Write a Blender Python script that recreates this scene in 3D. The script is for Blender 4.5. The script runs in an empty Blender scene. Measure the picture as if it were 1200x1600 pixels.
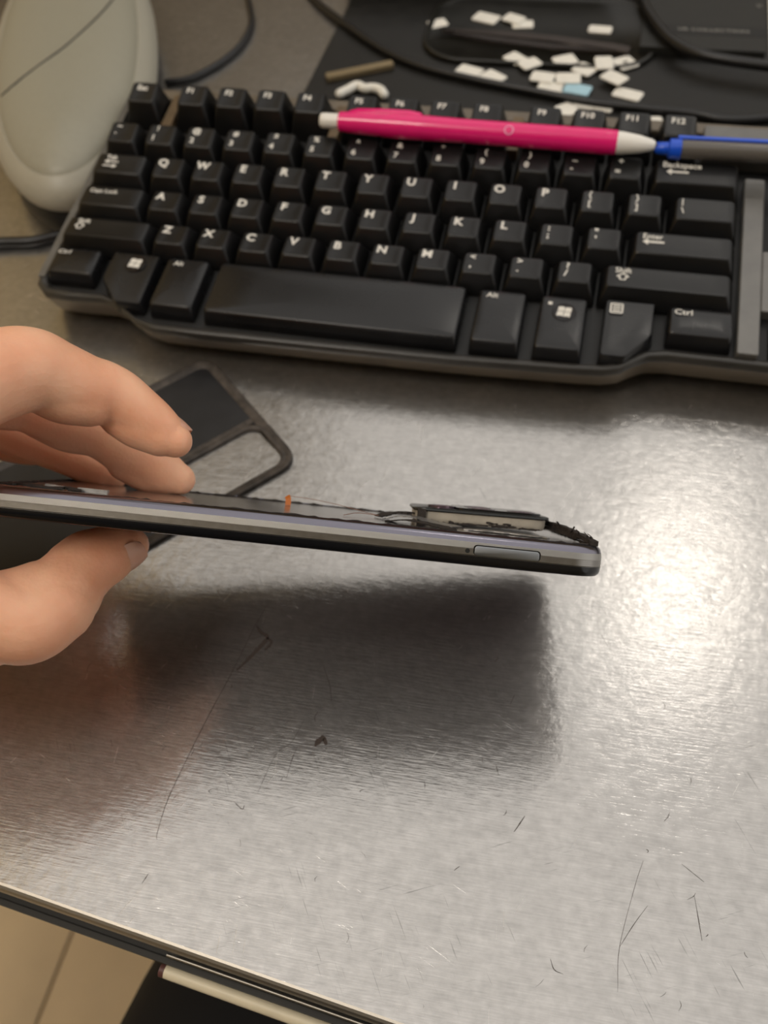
import bpy, bmesh, math, random
from mathutils import Vector, Matrix
random.seed(7)
S = 0.001                                    # everything below is written in millimetres
scene = bpy.context.scene
COL = scene.collection

# ------------------------------------------------------------------ camera
FPX = 1450.0
CW = Vector((231.1906, -358.6126, 272.3968))
RX = Vector((0.9728308, 0.2224300, -0.0642274))
RY = Vector((0.1414234, -0.7905776, -0.5958074))
RZ = Vector((-0.1833022, 0.5705366, -0.8005550))
cam_data = bpy.data.cameras.new('camera')
cam = bpy.data.objects.new('camera', cam_data)
COL.objects.link(cam)
m = Matrix.Identity(4)
for i in range(3):
    m[i][0] = RX[i]; m[i][1] = -RY[i]; m[i][2] = -RZ[i]; m[i][3] = CW[i] * S
cam.matrix_world = m
cam_data.sensor_fit = 'VERTICAL'
cam_data.sensor_height = 24.0
cam_data.lens = FPX * 24.0 / 1600.0
cam_data.clip_start = 0.01
cam_data.dof.use_dof = True
cam_data.dof.focus_distance = 0.240
cam_data.dof.aperture_fstop = 9.0
scene.camera = cam

# ------------------------------------------------------------------ world, exposure
world = bpy.data.worlds.new('room_light'); scene.world = world
world.use_nodes = True
bg = world.node_tree.nodes['Background']
bg.inputs[0].default_value = (1.0, 0.955, 0.90, 1); bg.inputs[1].default_value = 0.94
scene.view_settings.view_transform = 'Standard'
scene.view_settings.look = 'None'
scene.view_settings.exposure = 0.0
scene.view_settings.gamma = 1.0
scene.view_settings.use_curve_mapping = False

def ray_pt(u, v, zc):
    """a point of the place found from a sighting and its distance"""
    return CW + (RX * ((u - 600) / FPX) + RY * ((v - 800) / FPX) + RZ) * zc

def on_z(u, v, z):
    d = RX * ((u - 600) / FPX) + RY * ((v - 800) / FPX) + RZ
    return CW + d * ((z - CW.z) / d.z)

# ------------------------------------------------------------------ materials
def srgb(r, g, b):
    def f(c):
        c /= 255.0
        return c / 12.92 if c <= 0.04045 else ((c + 0.055) / 1.055) ** 2.4
    return (f(r), f(g), f(b), 1.0)

def mat(name, col, rough=0.5, metal=0.0, spec=0.5, sss=0.0, coat=0.0, emit=None, estr=0.0, noise=0.0, nscale=200.0,
        bump=0.0, bscale=400.0, trans=0.0, ior=1.45, aniso=0.0):
    mt = bpy.data.materials.new(name); mt.use_nodes = True
    nt = mt.node_tree; b = nt.nodes['Principled BSDF']
    b.inputs['Base Color'].default_value = col
    b.inputs['Roughness'].default_value = rough
    b.inputs['Metallic'].default_value = metal
    b.inputs['Specular IOR Level'].default_value = spec
    b.inputs['IOR'].default_value = ior
    b.inputs['Coat Weight'].default_value = coat
    b.inputs['Coat Roughness'].default_value = 0.08
    b.inputs['Transmission Weight'].default_value = trans
    b.inputs['Anisotropic'].default_value = aniso
    if sss:
        b.inputs['Subsurface Weight'].default_value = sss
        b.inputs['Subsurface Radius'].default_value = (1.0, 0.35, 0.2)
        b.inputs['Subsurface Scale'].default_value = 0.003
    if emit:
        b.inputs['Emission Color'].default_value = emit
        b.inputs['Emission Strength'].default_value = estr
    if noise or bump:
        tc = nt.nodes.new('ShaderNodeTexCoord')
    if noise:
        n = nt.nodes.new('ShaderNodeTexNoise'); n.inputs['Scale'].default_value = nscale
        n.inputs['Detail'].default_value = 4
        nt.links.new(tc.outputs['Object'], n.inputs['Vector'])
        mr = nt.nodes.new('ShaderNodeMapRange')
        mr.inputs[1].default_value = 0.3; mr.inputs[2].default_value = 0.7
        mr.inputs[3].default_value = 1 - noise; mr.inputs[4].default_value = 1 + noise
        nt.links.new(n.outputs['Fac'], mr.inputs[0])
        vm = nt.nodes.new('ShaderNodeVectorMath'); vm.operation = 'SCALE'
        vm.inputs[0].default_value = col[:3]
        nt.links.new(mr.outputs[0], vm.inputs['Scale'])
        nt.links.new(vm.outputs[0], b.inputs['Base Color'])
        mr2 = nt.nodes.new('ShaderNodeMapRange')
        mr2.inputs[3].default_value = rough * 0.85; mr2.inputs[4].default_value = min(1, rough * 1.2)
        nt.links.new(n.outputs['Fac'], mr2.inputs[0]); nt.links.new(mr2.outputs[0], b.inputs['Roughness'])
    if bump:
        n2 = nt.nodes.new('ShaderNodeTexNoise'); n2.inputs['Scale'].default_value = bscale
        n2.inputs['Detail'].default_value = 3
        nt.links.new(tc.outputs['Object'], n2.inputs['Vector'])
        bp = nt.nodes.new('ShaderNodeBump'); bp.inputs['Strength'].default_value = bump
        bp.inputs['Distance'].default_value = 0.0004
        nt.links.new(n2.outputs['Fac'], bp.inputs['Height'])
        nt.links.new(bp.outputs[0], b.inputs['Normal'])
    return mt

def steel_material():
    mt = bpy.data.materials.new('scratched_steel'); mt.use_nodes = True
    nt = mt.node_tree; N = nt.nodes; L = nt.links
    b = N['Principled BSDF']; out = N['Material Output']
    tc = N.new('ShaderNodeTexCoord')
    def noise(scale, vec_scale, rot=0.0, detail=3.0):
        m0 = N.new('ShaderNodeMapping'); m0.inputs['Rotation'].default_value = (0, 0, rot)
        L.new(tc.outputs['Object'], m0.inputs['Vector'])
        mp = N.new('ShaderNodeMapping'); mp.inputs['Scale'].default_value = vec_scale
        L.new(m0.outputs[0], mp.inputs['Vector'])
        n = N.new('ShaderNodeTexNoise'); n.inputs['Scale'].default_value = scale
        n.inputs['Detail'].default_value = detail
        L.new(mp.outputs[0], n.inputs['Vector'])
        return n.outputs['Fac']
    def ramp(src, a, bb, lo, hi):
        r = N.new('ShaderNodeMapRange'); r.inputs[1].default_value = a; r.inputs[2].default_value = bb
        r.inputs[3].default_value = lo; r.inputs[4].default_value = hi
        L.new(src, r.inputs[0]); return r.outputs[0]
    def mul(x, y):
        mm = N.new('ShaderNodeMath'); mm.operation = 'MULTIPLY'; L.new(x, mm.inputs[0]); L.new(y, mm.inputs[1]); return mm.outputs[0]
    def add(x, y):
        mm = N.new('ShaderNodeMath'); mm.operation = 'ADD'; L.new(x, mm.inputs[0]); L.new(y, mm.inputs[1]); return mm.outputs[0]
    grain = noise(1.0, (140, 2200, 1), -0.12, 4)
    cloud = noise(14, (1, 1, 1), 0, 4)
    dent = noise(210, (1, 1, 1), 0.4, 3)
    mott = noise(330, (1, 1, 1), 0, 5)
    scr = []
    for k, (rot, a, c) in enumerate(((0.9, 90, 2200), (1.9, 70, 1900), (2.6, 100, 2300), (1.35, 60, 2000), (0.3, 90, 2400))):
        f = noise(1.0, (a, c, 1), rot, 1.5)
        msk = noise(38 + 7 * k, (1, 1, 1), k * 1.3, 2)
        scr.append(mul(ramp(f, 0.68, 0.76, 0.0, 1.0), ramp(msk, 0.50, 0.62, 0.0, 1.0)))
    dark = add(scr[0], scr[2]); dark = ramp(dark, 0.0, 1.0, 1.0, 0.6)
    light = add(add(scr[1], scr[3]), scr[4])
    tone = mul(mul(ramp(cloud, 0.3, 0.7, 0.95, 1.03), ramp(mott, 0.3, 0.7, 0.87, 1.06)), mul(ramp(grain, 0.3, 0.7, 0.91, 1.06), dark))
    vm = N.new('ShaderNodeVectorMath'); vm.operation = 'SCALE'
    vm.inputs[0].default_value = (0.565, 0.55, 0.53)
    L.new(tone, vm.inputs['Scale'])
    L.new(vm.outputs[0], b.inputs['Base Color'])
    b.inputs['Metallic'].default_value = 1.0
    rg = add(ramp(cloud, 0.3, 0.7, 0.085, 0.125), ramp(mott, 0.3, 0.7, -0.02, 0.04))
    rg = add(rg, ramp(light, 0, 1, 0, 0.2))
    L.new(rg, b.inputs['Roughness'])
    bp = N.new('ShaderNodeBump'); bp.inputs['Strength'].default_value = 0.38
    bp.inputs['Distance'].default_value = 0.0003
    hgt = add(ramp(grain, 0, 1, 0, 0.5), ramp(light, 0, 1, 0, 0.12)); hgt = add(hgt, ramp(mott, 0, 1, 0, 0.7)); hgt = add(hgt, ramp(dent, 0, 1, 0, 0.55))
    L.new(hgt, bp.inputs['Height'])
    # worn surface: a second, broader lobe from countless fine scratches
    g2 = N.new('ShaderNodeBsdfPrincipled')
    L.new(vm.outputs[0], g2.inputs['Base Color'])
    g2.inputs['Metallic'].default_value = 1.0; g2.inputs['Roughness'].default_value = 0.45
    L.new(bp.outputs[0], b.inputs['Normal']); L.new(bp.outputs[0], g2.inputs['Normal'])
    mx = N.new('ShaderNodeMixShader'); mx.inputs[0].default_value = 0.38
    L.new(b.outputs[0], mx.inputs[1]); L.new(g2.outputs[0], mx.inputs[2]); L.new(mx.outputs[0], out.inputs['Surface'])
    return mt

M = {}
M['steel'] = steel_material()
M['steel_edge'] = mat('bright_steel_edge', (0.50, 0.465, 0.41, 1), 0.5, 1.0)
M['dark_rail'] = mat('dark_rail', srgb(38, 36, 32), 0.5)
M['cream'] = mat('cream_painted_metal', srgb(226, 214, 186), 0.4, noise=0.06, nscale=90)
M['cream_end'] = mat('brown_end_cap', srgb(96, 62, 58), 0.5)
M['key'] = mat('black_key_plastic', (0.006, 0.006, 0.0064, 1), 0.33, spec=0.5, noise=0.25, nscale=60, bump=0.12, bscale=1500)
M['space'] = mat('worn_key_plastic', (0.009, 0.009, 0.010, 1), 0.27, spec=0.55, noise=0.25, nscale=40)
M['case'] = mat('table_tinted_case_plastic', (0.135, 0.110, 0.080, 1), 0.3, noise=0.2, nscale=80)  # black plastic; the table's brown reflection is mixed into its colour
M['bezel'] = mat('satin_case_plastic', (0.11, 0.107, 0.10, 1), 0.32, spec=0.9, noise=0.2, nscale=80)
M['lip'] = mat('black_lip_plastic', (0.035, 0.033, 0.030, 1), 0.3, noise=0.2, nscale=80)
M['plate'] = mat('reflection_brown_plate', srgb(104, 86, 62), 0.4, noise=0.2, nscale=120)  # brown reflection in the key gaps, set as base colour
M['legend'] = mat('white_legend', srgb(225, 222, 214), 0.5)
M['logo_ring'] = mat('dark_logo_ring', (0.01, 0.008, 0.009, 1), 0.2)
M['grey_plastic'] = mat('grey_plastic', srgb(148, 145, 130), 0.42, noise=0.03, nscale=300)
M['grey_rim'] = mat('grey_rim_plastic', srgb(162, 158, 144), 0.42, noise=0.03, nscale=300)
M['seam'] = mat('seam_shadow', srgb(70, 66, 58), 0.6)
M['rubber'] = mat('black_rubber', (0.008, 0.008, 0.008, 1), 0.5)
M['pink'] = mat('pink_pen_plastic', srgb(236, 28, 120), 0.22, coat=0.4, noise=0.03)
M['pink_pale'] = mat('pale_pink_print', srgb(240, 150, 190), 0.4)
M['white_plastic'] = mat('white_plastic', srgb(238, 236, 230), 0.35)
M['blue'] = mat('blue_plastic', srgb(24, 84, 214), 0.3, coat=0.3)
M['pen_grey'] = mat('smoky_pen_barrel', srgb(96, 92, 88), 0.25, coat=0.3)
M['chip'] = mat('white_chip', srgb(236, 233, 224), 0.5, noise=0.05, nscale=400)
M['chip_blue'] = mat('pale_blue_chip', srgb(170, 208, 224), 0.5, noise=0.05, nscale=400)
M['mat_black'] = mat('black_work_mat', srgb(24, 23, 21), 0.46, noise=0.2, nscale=120, bump=0.3, bscale=900)
M['tray'] = mat('black_tray_plastic', srgb(26, 25, 21), 0.3, noise=0.2, nscale=70)
M['box_black'] = mat('black_card', srgb(36, 36, 34), 0.5, noise=0.15, nscale=150)
M['strip'] = mat('dark_print', srgb(24, 24, 24), 0.5)
M['print'] = mat('grey_lettering', srgb(150, 148, 142), 0.6)
M['paper'] = mat('pale_paper', srgb(205, 200, 186), 0.7)
M['tweezer'] = mat('dark_tweezer_steel', (0.10, 0.085, 0.08, 1), 0.3, 0.9)
M['brass_bar'] = mat('tan_metal_bar', srgb(150, 134, 104), 0.35, 0.5)
M['cable'] = mat('black_cable', (0.012, 0.012, 0.013, 1), 0.35)
M['alu'] = mat('grey_phone_frame', (0.28, 0.268, 0.252, 1), 0.3, 1.0, noise=0.06, nscale=500)
M['alu_top'] = mat('lavender_phone_bevel', (0.22, 0.212, 0.255, 1), 0.22, 1.0)
M['sim'] = mat('sim_tray_metal', (0.30, 0.315, 0.335, 1), 0.36, 1.0)
M['ph_black'] = mat('black_phone_bezel', (0.008, 0.008, 0.009, 1), 0.18)
M['glass'] = mat('black_screen_glass', (0.060, 0.046, 0.056, 1), 0.06, spec=0.9)
M['glass'].node_tree.nodes['Principled BSDF'].inputs['Specular Tint'].default_value = (0.9, 0.75, 0.95, 1)
for _k, _v in (('Thin Film Thickness', 430.0), ('Thin Film IOR', 1.75)):
    M['glass'].node_tree.nodes['Principled BSDF'].inputs[_k].default_value = _v
M['inner'] = mat('phone_inner_plate', (0.34, 0.33, 0.34, 1), 0.16, 0.9, noise=0.15, nscale=120, bump=0.15, bscale=300)
M['cam_side'] = mat('dirty_camera_frame', srgb(168, 160, 146), 0.45, noise=0.12, nscale=250)
M['cam_top'] = mat('dark_camera_plate', srgb(38, 40, 40), 0.25)
M['grime'] = mat('black_adhesive', srgb(42, 36, 32), 0.75, noise=0.5, nscale=500, bump=0.8, bscale=900)
M['foil'] = mat('grey_foil', (0.36, 0.35, 0.34, 1), 0.3, 0.7, noise=0.2, nscale=300)
M['kapton'] = mat('orange_film', srgb(176, 96, 30), 0.3)
M['wire'] = mat('copper_thread', srgb(150, 112, 96), 0.4, 0.4)
M['cover'] = mat('black_cover_panel', srgb(34, 34, 36), 0.36, noise=0.12, nscale=100)
M['cover_rim'] = mat('adhesive_cover_rim', srgb(64, 58, 53), 0.6, noise=0.5, nscale=260, bump=0.5, bscale=700)
M['nail'] = mat('fingernail', srgb(222, 164, 140), 0.3, sss=0.2)
M['trousers'] = mat('black_trousers', (0.006, 0.006, 0.007, 1), 0.9)
M['sleeve'] = mat('dark_sleeve', (0.02, 0.02, 0.025, 1), 0.9)
M['grout'] = mat('tile_grout', srgb(132, 112, 88), 0.9)
M['tile'] = mat('beige_floor_tile', srgb(228, 206, 170), 0.45, noise=0.10, nscale=7)
M['ceiling'] = mat('white_ceiling', srgb(235, 230, 222), 0.9)
M['wall'] = mat('pale_wall', srgb(216, 208, 196), 0.9)
M['wood_light'] = mat('light_wood_panel', srgb(214, 186, 130), 0.5, noise=0.12, nscale=6)
M['wood'] = mat('brown_wood_panel', srgb(112, 97, 62), 0.5, noise=0.15, nscale=6)
M['lamp'] = mat('lit_diffuser', (1, 1, 1, 1), 0.5, emit=(1.0, 0.93, 0.84, 1), estr=13.0)
M['lamp_fill'] = mat('fill_lamp_diffuser', (1, 1, 1, 1), 0.5, emit=(1.0, 0.93, 0.84, 1), estr=12.0)
M['lamp_frame'] = mat('lamp_frame', srgb(220, 220, 216), 0.5)
M['scratch'] = mat('dark_scratch', srgb(74, 66, 62), 0.85, 0.0, 0.1)

def skin_material():
    mt = mat('skin', srgb(232, 176, 144), 0.45, sss=0.3)
    nt = mt.node_tree; N = nt.nodes; L = nt.links; b = N['Principled BSDF']
    tc = N.new('ShaderNodeTexCoord')
    n = N.new('ShaderNodeTexNoise'); n.inputs['Scale'].default_value = 45; n.inputs['Detail'].default_value = 5
    L.new(tc.outputs['Object'], n.inputs['Vector'])
    cr = N.new('ShaderNodeValToRGB')
    cr.color_ramp.elements[0].position = 0.32; cr.color_ramp.elements[0].color = srgb(232, 164, 128)
    cr.color_ramp.elements[1].position = 0.68; cr.color_ramp.elements[1].color = srgb(248, 196, 162)
    L.new(n.outputs['Fac'], cr.inputs[0]); L.new(cr.outputs[0], b.inputs['Base Color'])
    v = N.new('ShaderNodeTexVoronoi'); v.inputs['Scale'].default_value = 900
    L.new(tc.outputs['Object'], v.inputs['Vector'])
    bp = N.new('ShaderNodeBump'); bp.inputs['Strength'].default_value = 0.18; bp.inputs['Distance'].default_value = 0.0003
    L.new(v.outputs['Distance'], bp.inputs['Height'])
    L.new(bp.outputs[0], b.inputs['Normal'])
    return mt
M['skin'] = skin_material()

def knurl_material():
    """fine diagonal knurl on the phone's side band"""
    mt = mat('knurled_phone_band', (0.36, 0.35, 0.33, 1), 0.28, 1.0)
    nt = mt.node_tree; N = nt.nodes; L = nt.links; b = N['Principled BSDF']
    tc = N.new('ShaderNodeTexCoord')
    hs = []
    for rot in (0.7, -0.7):
        mp = N.new('ShaderNodeMapping'); mp.inputs['Rotation'].default_value = (0, rot, 0)
        L.new(tc.outputs['Object'], mp.inputs['Vector'])
        w = N.new('ShaderNodeTexWave'); w.inputs['Scale'].default_value = 900
        L.new(mp.outputs[0], w.inputs['Vector']); hs.append(w.outputs['Fac'])
    mm = N.new('ShaderNodeMath'); mm.operation = 'MULTIPLY'; L.new(hs[0], mm.inputs[0]); L.new(hs[1], mm.inputs[1])
    bp = N.new('ShaderNodeBump'); bp.inputs['Strength'].default_value = 0.5; bp.inputs['Distance'].default_value = 0.0001
    L.new(mm.outputs[0], bp.inputs['Height']); L.new(bp.outputs[0], b.inputs['Normal'])
    return mt
M['knurl'] = knurl_material()

# ------------------------------------------------------------------ builders
def link(o, parent=None):
    COL.objects.link(o)
    if parent is not None:
        o.parent = parent
    return o

def mesh_obj(name, verts, faces, material, parent=None, smooth=False, sharp=None):
    me = bpy.data.meshes.new(name)
    me.from_pydata([(v[0] * S, v[1] * S, v[2] * S) for v in verts], [], faces)
    bm = bmesh.new(); bm.from_mesh(me)
    bmesh.ops.recalc_face_normals(bm, faces=bm.faces)
    bm.to_mesh(me); bm.free()
    me.materials.append(material)
    if smooth:
        me.polygons.foreach_set('use_smooth', [True] * len(me.polygons))
        if sharp:
            me.set_sharp_from_angle(angle=math.radians(sharp))
    me.update()
    return link(bpy.data.objects.new(name, me), parent)

def tag(o, label, cat, group=None, kind=None):
    o['label'] = label; o['category'] = cat
    if group: o['group'] = group
    if kind: o['kind'] = kind
    return o

def thing(name, label, cat, loc=(0, 0, 0), rot=None, group=None):
    o = bpy.data.objects.new(name, None)
    o.empty_display_size = 0.01
    COL.objects.link(o)
    mm = (rot.to_4x4() if rot is not None else Matrix.Identity(4))
    mm.translation = Vector(loc) * S
    o.matrix_world = mm
    return tag(o, label, cat, group)

class Geo:
    def __init__(self): self.v = []; self.f = []
    def add(self, v, f):
        n = len(self.v); self.v += [tuple(p) for p in v]; self.f += [tuple(i + n for i in q) for q in f]
        return self
    def box(self, x0, x1, y0, y1, z0, z1):
        v = [(x0, y0, z0), (x1, y0, z0), (x1, y1, z0), (x0, y1, z0), (x0, y0, z1), (x1, y0, z1), (x1, y1, z1), (x0, y1, z1)]
        return self.add(v, [(3, 2, 1, 0), (4, 5, 6, 7), (0, 1, 5, 4), (1, 2, 6, 5), (2, 3, 7, 6), (3, 0, 4, 7)])
    def rings(self, rings, cap0=True, cap1=True, closed=True):
        n = len(rings[0]); v = [p for r in rings for p in r]; f = []
        for k in range(len(rings) - 1):
            for i in range(n if closed else n - 1):
                j = (i + 1) % n
                f.append((k * n + i, k * n + j, (k + 1) * n + j, (k + 1) * n + i))
        if cap0: f.append(tuple(range(n))[::-1])
        if cap1: f.append(tuple((len(rings) - 1) * n + i for i in range(n)))
        return self.add(v, f)
    def build(self, name, material, parent=None, smooth=False, sharp=35):
        return mesh_obj(name, self.v, self.f, material, parent, smooth, sharp if smooth else None)

def bevel_box(x0, x1, y0, y1, z0, z1, r=0.6):
    g = Geo(); 
    def rr(i): return [(x0 + i, y0 + i), (x1 - i, y0 + i), (x1 - i, y1 - i), (x0 + i, y1 - i)]
    def ring(ins, z):
        c = r
        return [(x0 + ins + (c if ins == 0 else c), y0 + ins, z)] if False else rrect(x0 + ins, x1 - ins, y0 + ins, y1 - ins, max(0.05, r), z, 3)
    g.rings([ring(r * 0.6, z0), ring(0, z0 + r * 0.6), ring(0, z1 - r * 0.6), ring(r * 0.2, z1 - r * 0.15), ring(r * 0.6, z1)])
    return g

def rrect(x0, x1, y0, y1, r, z, n=4):
    pts = []
    r = min(r, (x1 - x0) / 2 - 1e-3, (y1 - y0) / 2 - 1e-3)
    for cx, cy, a0 in ((x1 - r, y0 + r, -90), (x1 - r, y1 - r, 0), (x0 + r, y1 - r, 90), (x0 + r, y0 + r, 180)):
        for k in range(n + 1):
            a = math.radians(a0 + 90.0 * k / n)
            pts.append((cx + r * math.cos(a), cy + r * math.sin(a), z))
    return pts

def catmull(pts, n=8):
    """smooth path through points that may carry extra values (radii)"""
    out = []
    P = [list(p) for p in pts]
    P = [[2 * a - b for a, b in zip(P[0], P[1])]] + P + [[2 * a - b for a, b in zip(P[-1], P[-2])]]
    for i in range(1, len(P) - 2):
        p0, p1, p2, p3 = P[i - 1], P[i], P[i + 1], P[i + 2]
        for k in range(n):
            t = k / n
            out.append([0.5 * (2 * b + (c - a) * t + (2 * a - 5 * b + 4 * c - d) * t * t + (3 * b - a - 3 * c + d) * t ** 3)
                        for a, b, c, d in zip(p0, p1, p2, p3)])
    out.append(P[-2])
    return out

def tube(path, rad, seg=10, round_end=(False, False), squash=1.0, upv=None):
    """path: list of 3D points; rad: one radius or a list"""
    pts = [Vector(p[:3]) for p in path]
    n = len(pts)
    rad = [rad] * n if not isinstance(rad, (list, tuple)) else list(rad)
    tan = []
    for i in range(n):
        a = pts[max(0, i - 1)]; b = pts[min(n - 1, i + 1)]
        tan.append((b - a).normalized())
    up = Vector(upv) if upv is not None else (Vector((0, 0, 1)) if abs(tan[0].z) < 0.9 else Vector((1, 0, 0)))
    rings = []
    u = (up - tan[0] * up.dot(tan[0])).normalized()
    def ring(c, t, uu, r):
        w = t.cross(uu)
        return [tuple(c + uu * (math.cos(2 * math.pi * k / seg) * r * squash) + w * (math.sin(2 * math.pi * k / seg) * r)) for k in range(seg)]
    if round_end[0]:
        for a in (80, 60, 35, 15):
            a = math.radians(a)
            rings.append(ring(pts[0] - tan[0] * rad[0] * math.sin(a), tan[0], u, rad[0] * math.cos(a)))
    for i in range(n):
        u = (u - tan[i] * u.dot(tan[i])).normalized()
        rings.append(ring(pts[i], tan[i], u, rad[i]))
    if round_end[1]:
        for a in (15, 35, 60, 80):
            a = math.radians(a)
            rings.append(ring(pts[-1] + tan[-1] * rad[-1] * math.sin(a), tan[-1], u, rad[-1] * math.cos(a)))
    return rings

def tube_obj(name, path, rad, material, parent=None, seg=10, round_end=(True, True), squash=1.0, upv=None):
    return Geo().rings(tube(path, rad, seg, round_end, squash, upv)).build(name, material, parent, True, 60)

def lathe_x(profile, seg=20):
    """profile: (x, r) list, turned about the local x axis"""
    return [[(x, r * math.cos(2 * math.pi * k / seg), r * math.sin(2 * math.pi * k / seg)) for k in range(seg)] for x, r in profile]

FONT_CACHE = {}
def text_geo(body, size, bold=0.0):
    key = (body, size, bold)
    if key not in FONT_CACHE:
        cu = bpy.data.curves.new('lettering', 'FONT'); cu.body = body; cu.size = size; cu.offset = bold
        cu.resolution_u = 3; cu.align_x = 'CENTER'; cu.align_y = 'CENTER'
        o = bpy.data.objects.new('lettering', cu); COL.objects.link(o)
        dg = bpy.context.evaluated_depsgraph_get()
        me = bpy.data.meshes.new_from_object(o.evaluated_get(dg))
        FONT_CACHE[key] = ([tuple(v.co) for v in me.vertices], [tuple(p.vertices) for p in me.polygons])
        bpy.data.objects.remove(o); bpy.data.meshes.remove(me); bpy.data.curves.remove(cu)
    return FONT_CACHE[key]

# ================================================================== the setting
FLOOR_Z = -750.0
floor = mesh_obj('floor', *(lambda g: (g.v, g.f))(Geo().box(-2200, 2200, -1800, 1700, FLOOR_Z - 20, FLOOR_Z - 3)), M['grout'])
floor['kind'] = 'structure'; floor['label'] = 'beige tiled floor below the table'
tile_me = None
TS = 400.0
for i in range(-3, 3):
    for j in range(-2, 3):
        x0 = -204 + i * TS; y0 = -500 + j * TS
        g = Geo(); g.rings([rrect(1.6, TS - 1.6, 1.6, TS - 1.6, 1, -3, 1), rrect(1.6, TS - 1.6, 1.6, TS - 1.6, 1, -0.8, 1), rrect(2.4, TS - 2.4, 2.4, TS - 2.4, 1, 0, 1)])
        if tile_me is None:
            o = g.build('tile', M['tile'], floor); tile_me = o.data
        else:
            o = link(bpy.data.objects.new('tile', tile_me), floor)
        o.location = (x0 * S, y0 * S, FLOOR_Z * S)
wb = Geo().box(-1300, 2200, 1600, 1630, FLOOR_Z, 820).box(-1300, -300, 1600, 1630, 820, 1150).box(-1300, -620, 1600, 1630, 1150, 2700).build('reflection_wall_back', M['wood']); wb['kind'] = 'structure'  # unseen wall; steps in its outline shape the table's reflections
wl = Geo().box(-1330, -1300, -1500, 1630, FLOOR_Z, 2700).build('wall_left', M['wood_light']); wl['kind'] = 'structure'
wf = Geo().box(-1330, 2200, -1530, -1500, FLOOR_Z, 2700).build('blocker_wall_front', M['wood']); wf['kind'] = 'structure'  # unseen dark wall, added to keep light off the key fronts

def ceiling_light(x, y, w, d, label, zz=1800.0):
    t = thing('hanging_lamp', label, 'lamp', (x, y, zz))
    g = Geo(); g.box(-w / 2 - 15, -w / 2, -d / 2 - 15, d / 2 + 15, -25, 0); g.box(w / 2, w / 2 + 15, -d / 2 - 15, d / 2 + 15, -25, 0)
    g.box(-w / 2, w / 2, -d / 2 - 15, -d / 2, -25, 0); g.box(-w / 2, w / 2, d / 2, d / 2 + 15, -25, 0)
    g.build('frame', M['lamp_frame'], t)
    for sx in (-1, 1): Geo().rings([[(sx * (w / 2 + 7) + 2 * math.cos(a), 2 * math.sin(a), z) for a in (0, 1.57, 3.14, 4.71)] for z in (-2, 300)]).build('hanging_rod', M['lamp_frame'], t)
    Geo().box(-w / 2, w / 2, -d / 2, d / 2, -14, -8).build('diffuser', M['lamp'] if w < 300 else M['lamp_fill'], t)
ceiling_light(548, 990, 230, 150, 'small square hanging lamp above the far right of the table')
ceiling_light(-500, -900, 600, 600, 'added large square fill lamp over the floor in front of the table', 1850.0)  # added fill lamp, brightens the floor and the hand

# ------------------------------------------------------------------ table
EX = Vector((0.99638, -0.08490, 0)); EA = Vector((89.8, -316.9, 0))
rotT = Matrix(((EX.x, -EX.y, 0), (EX.y, EX.x, 0), (0, 0, 1)))
table = thing('work_table', 'worn stainless steel work table with a folded front edge', 'table', (EA.x, EA.y, FLOOR_Z), rotT)
TZ = -FLOOR_Z
def tbl(g): 
    g.v = [(v[0], v[1], v[2] + TZ) for v in g.v]; return g
TX0, TX1, TY1 = -750, 900, 900
tbl(Geo().box(TX0, TX1, 2.2, TY1, -3, 0)).build('table_top', M['steel'], table)
# folded front edge: small roll, short drop
prof = [(2.2, -3.0), (2.2, 0.0), (1.5, -0.15), (0.8, -0.7), (0.35, -1.7), (0.3, -5.0), (1.4, -5.0)]
g = Geo(); g.rings([[(x, p[0], p[1]) for p in prof] for x in (TX0, TX1)])
tbl(g).build('front_lip', M['steel_edge'], table)
tbl(Geo().box(TX0, TX1, 6, 8, -30, -3)).build('apron', M['dark_rail'], table)
tbl(Geo().box(TX0, TX1, -2.0, -0.35, -15.5, -14)).build('under_rail', M['dark_rail'], table)
tbl(Geo().box(TX0, TX1, -0.6, 6, -17, -15.4)).build('rail_web', M['dark_rail'], table)
for lx, ly in ((TX0 + 40, 60), (TX1 - 40, 60), (TX0 + 40, TY1 - 60), (TX1 - 40, TY1 - 60)):
    g = Geo(); g.rings([rrect(lx - 20, lx + 20, ly - 20, ly + 20, 5, z) for z in (-TZ, -3)])
    tbl(g).build('leg', M['steel_edge'], table, True)

# prominent wear marks, thin enough to lie in the sheet
def mark(pts, w, name='scratch'):
    P = catmull([tuple(on_z(u, v, 0.03)) for u, v in pts], 6)
    V = []; F = []
    for i, p in enumerate(P):
        a = Vector(P[max(0, i - 1)]); b = Vector(P[min(len(P) - 1, i + 1)]); t = (b - a).normalized()
        nrm = Vector((-t.y, t.x, 0)); ww = w * (0.35 + 0.65 * math.sin(math.pi * (i + 0.6) / (len(P) + 0.2))) * random.uniform(0.6, 1.25)
        p = Vector(p); V += [p + nrm * ww, p - nrm * ww]
    for i in range(len(P) - 1): F.append((2 * i, 2 * i + 1, 2 * i + 3, 2 * i + 2))
    inv = table.matrix_world.inverted()
    V = [(inv @ (Vector(v) * S)) / S for v in V]
    o = mesh_obj(name, V, F, M['scratch'], table)
    return o
mark([(417, 945), (395, 985), (360, 1055), (325, 1120), (290, 1190), (262, 1250), (246, 1300), (245, 1312)], 0.13)
mark([(401, 978), (408, 988), (418, 996), (405, 1012), (388, 1030), (370, 1047)], 0.75, 'dark_stain')
mark([(417, 996), (424, 1004), (414, 1016)], 0.7, 'dark_stain')
mark([(492, 1166), (498, 1158), (506, 1154), (510, 1164)], 1.0, 'dark_stain')
mark([(505, 1040), (515, 1070), (518, 1095)], 0.12)
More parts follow.
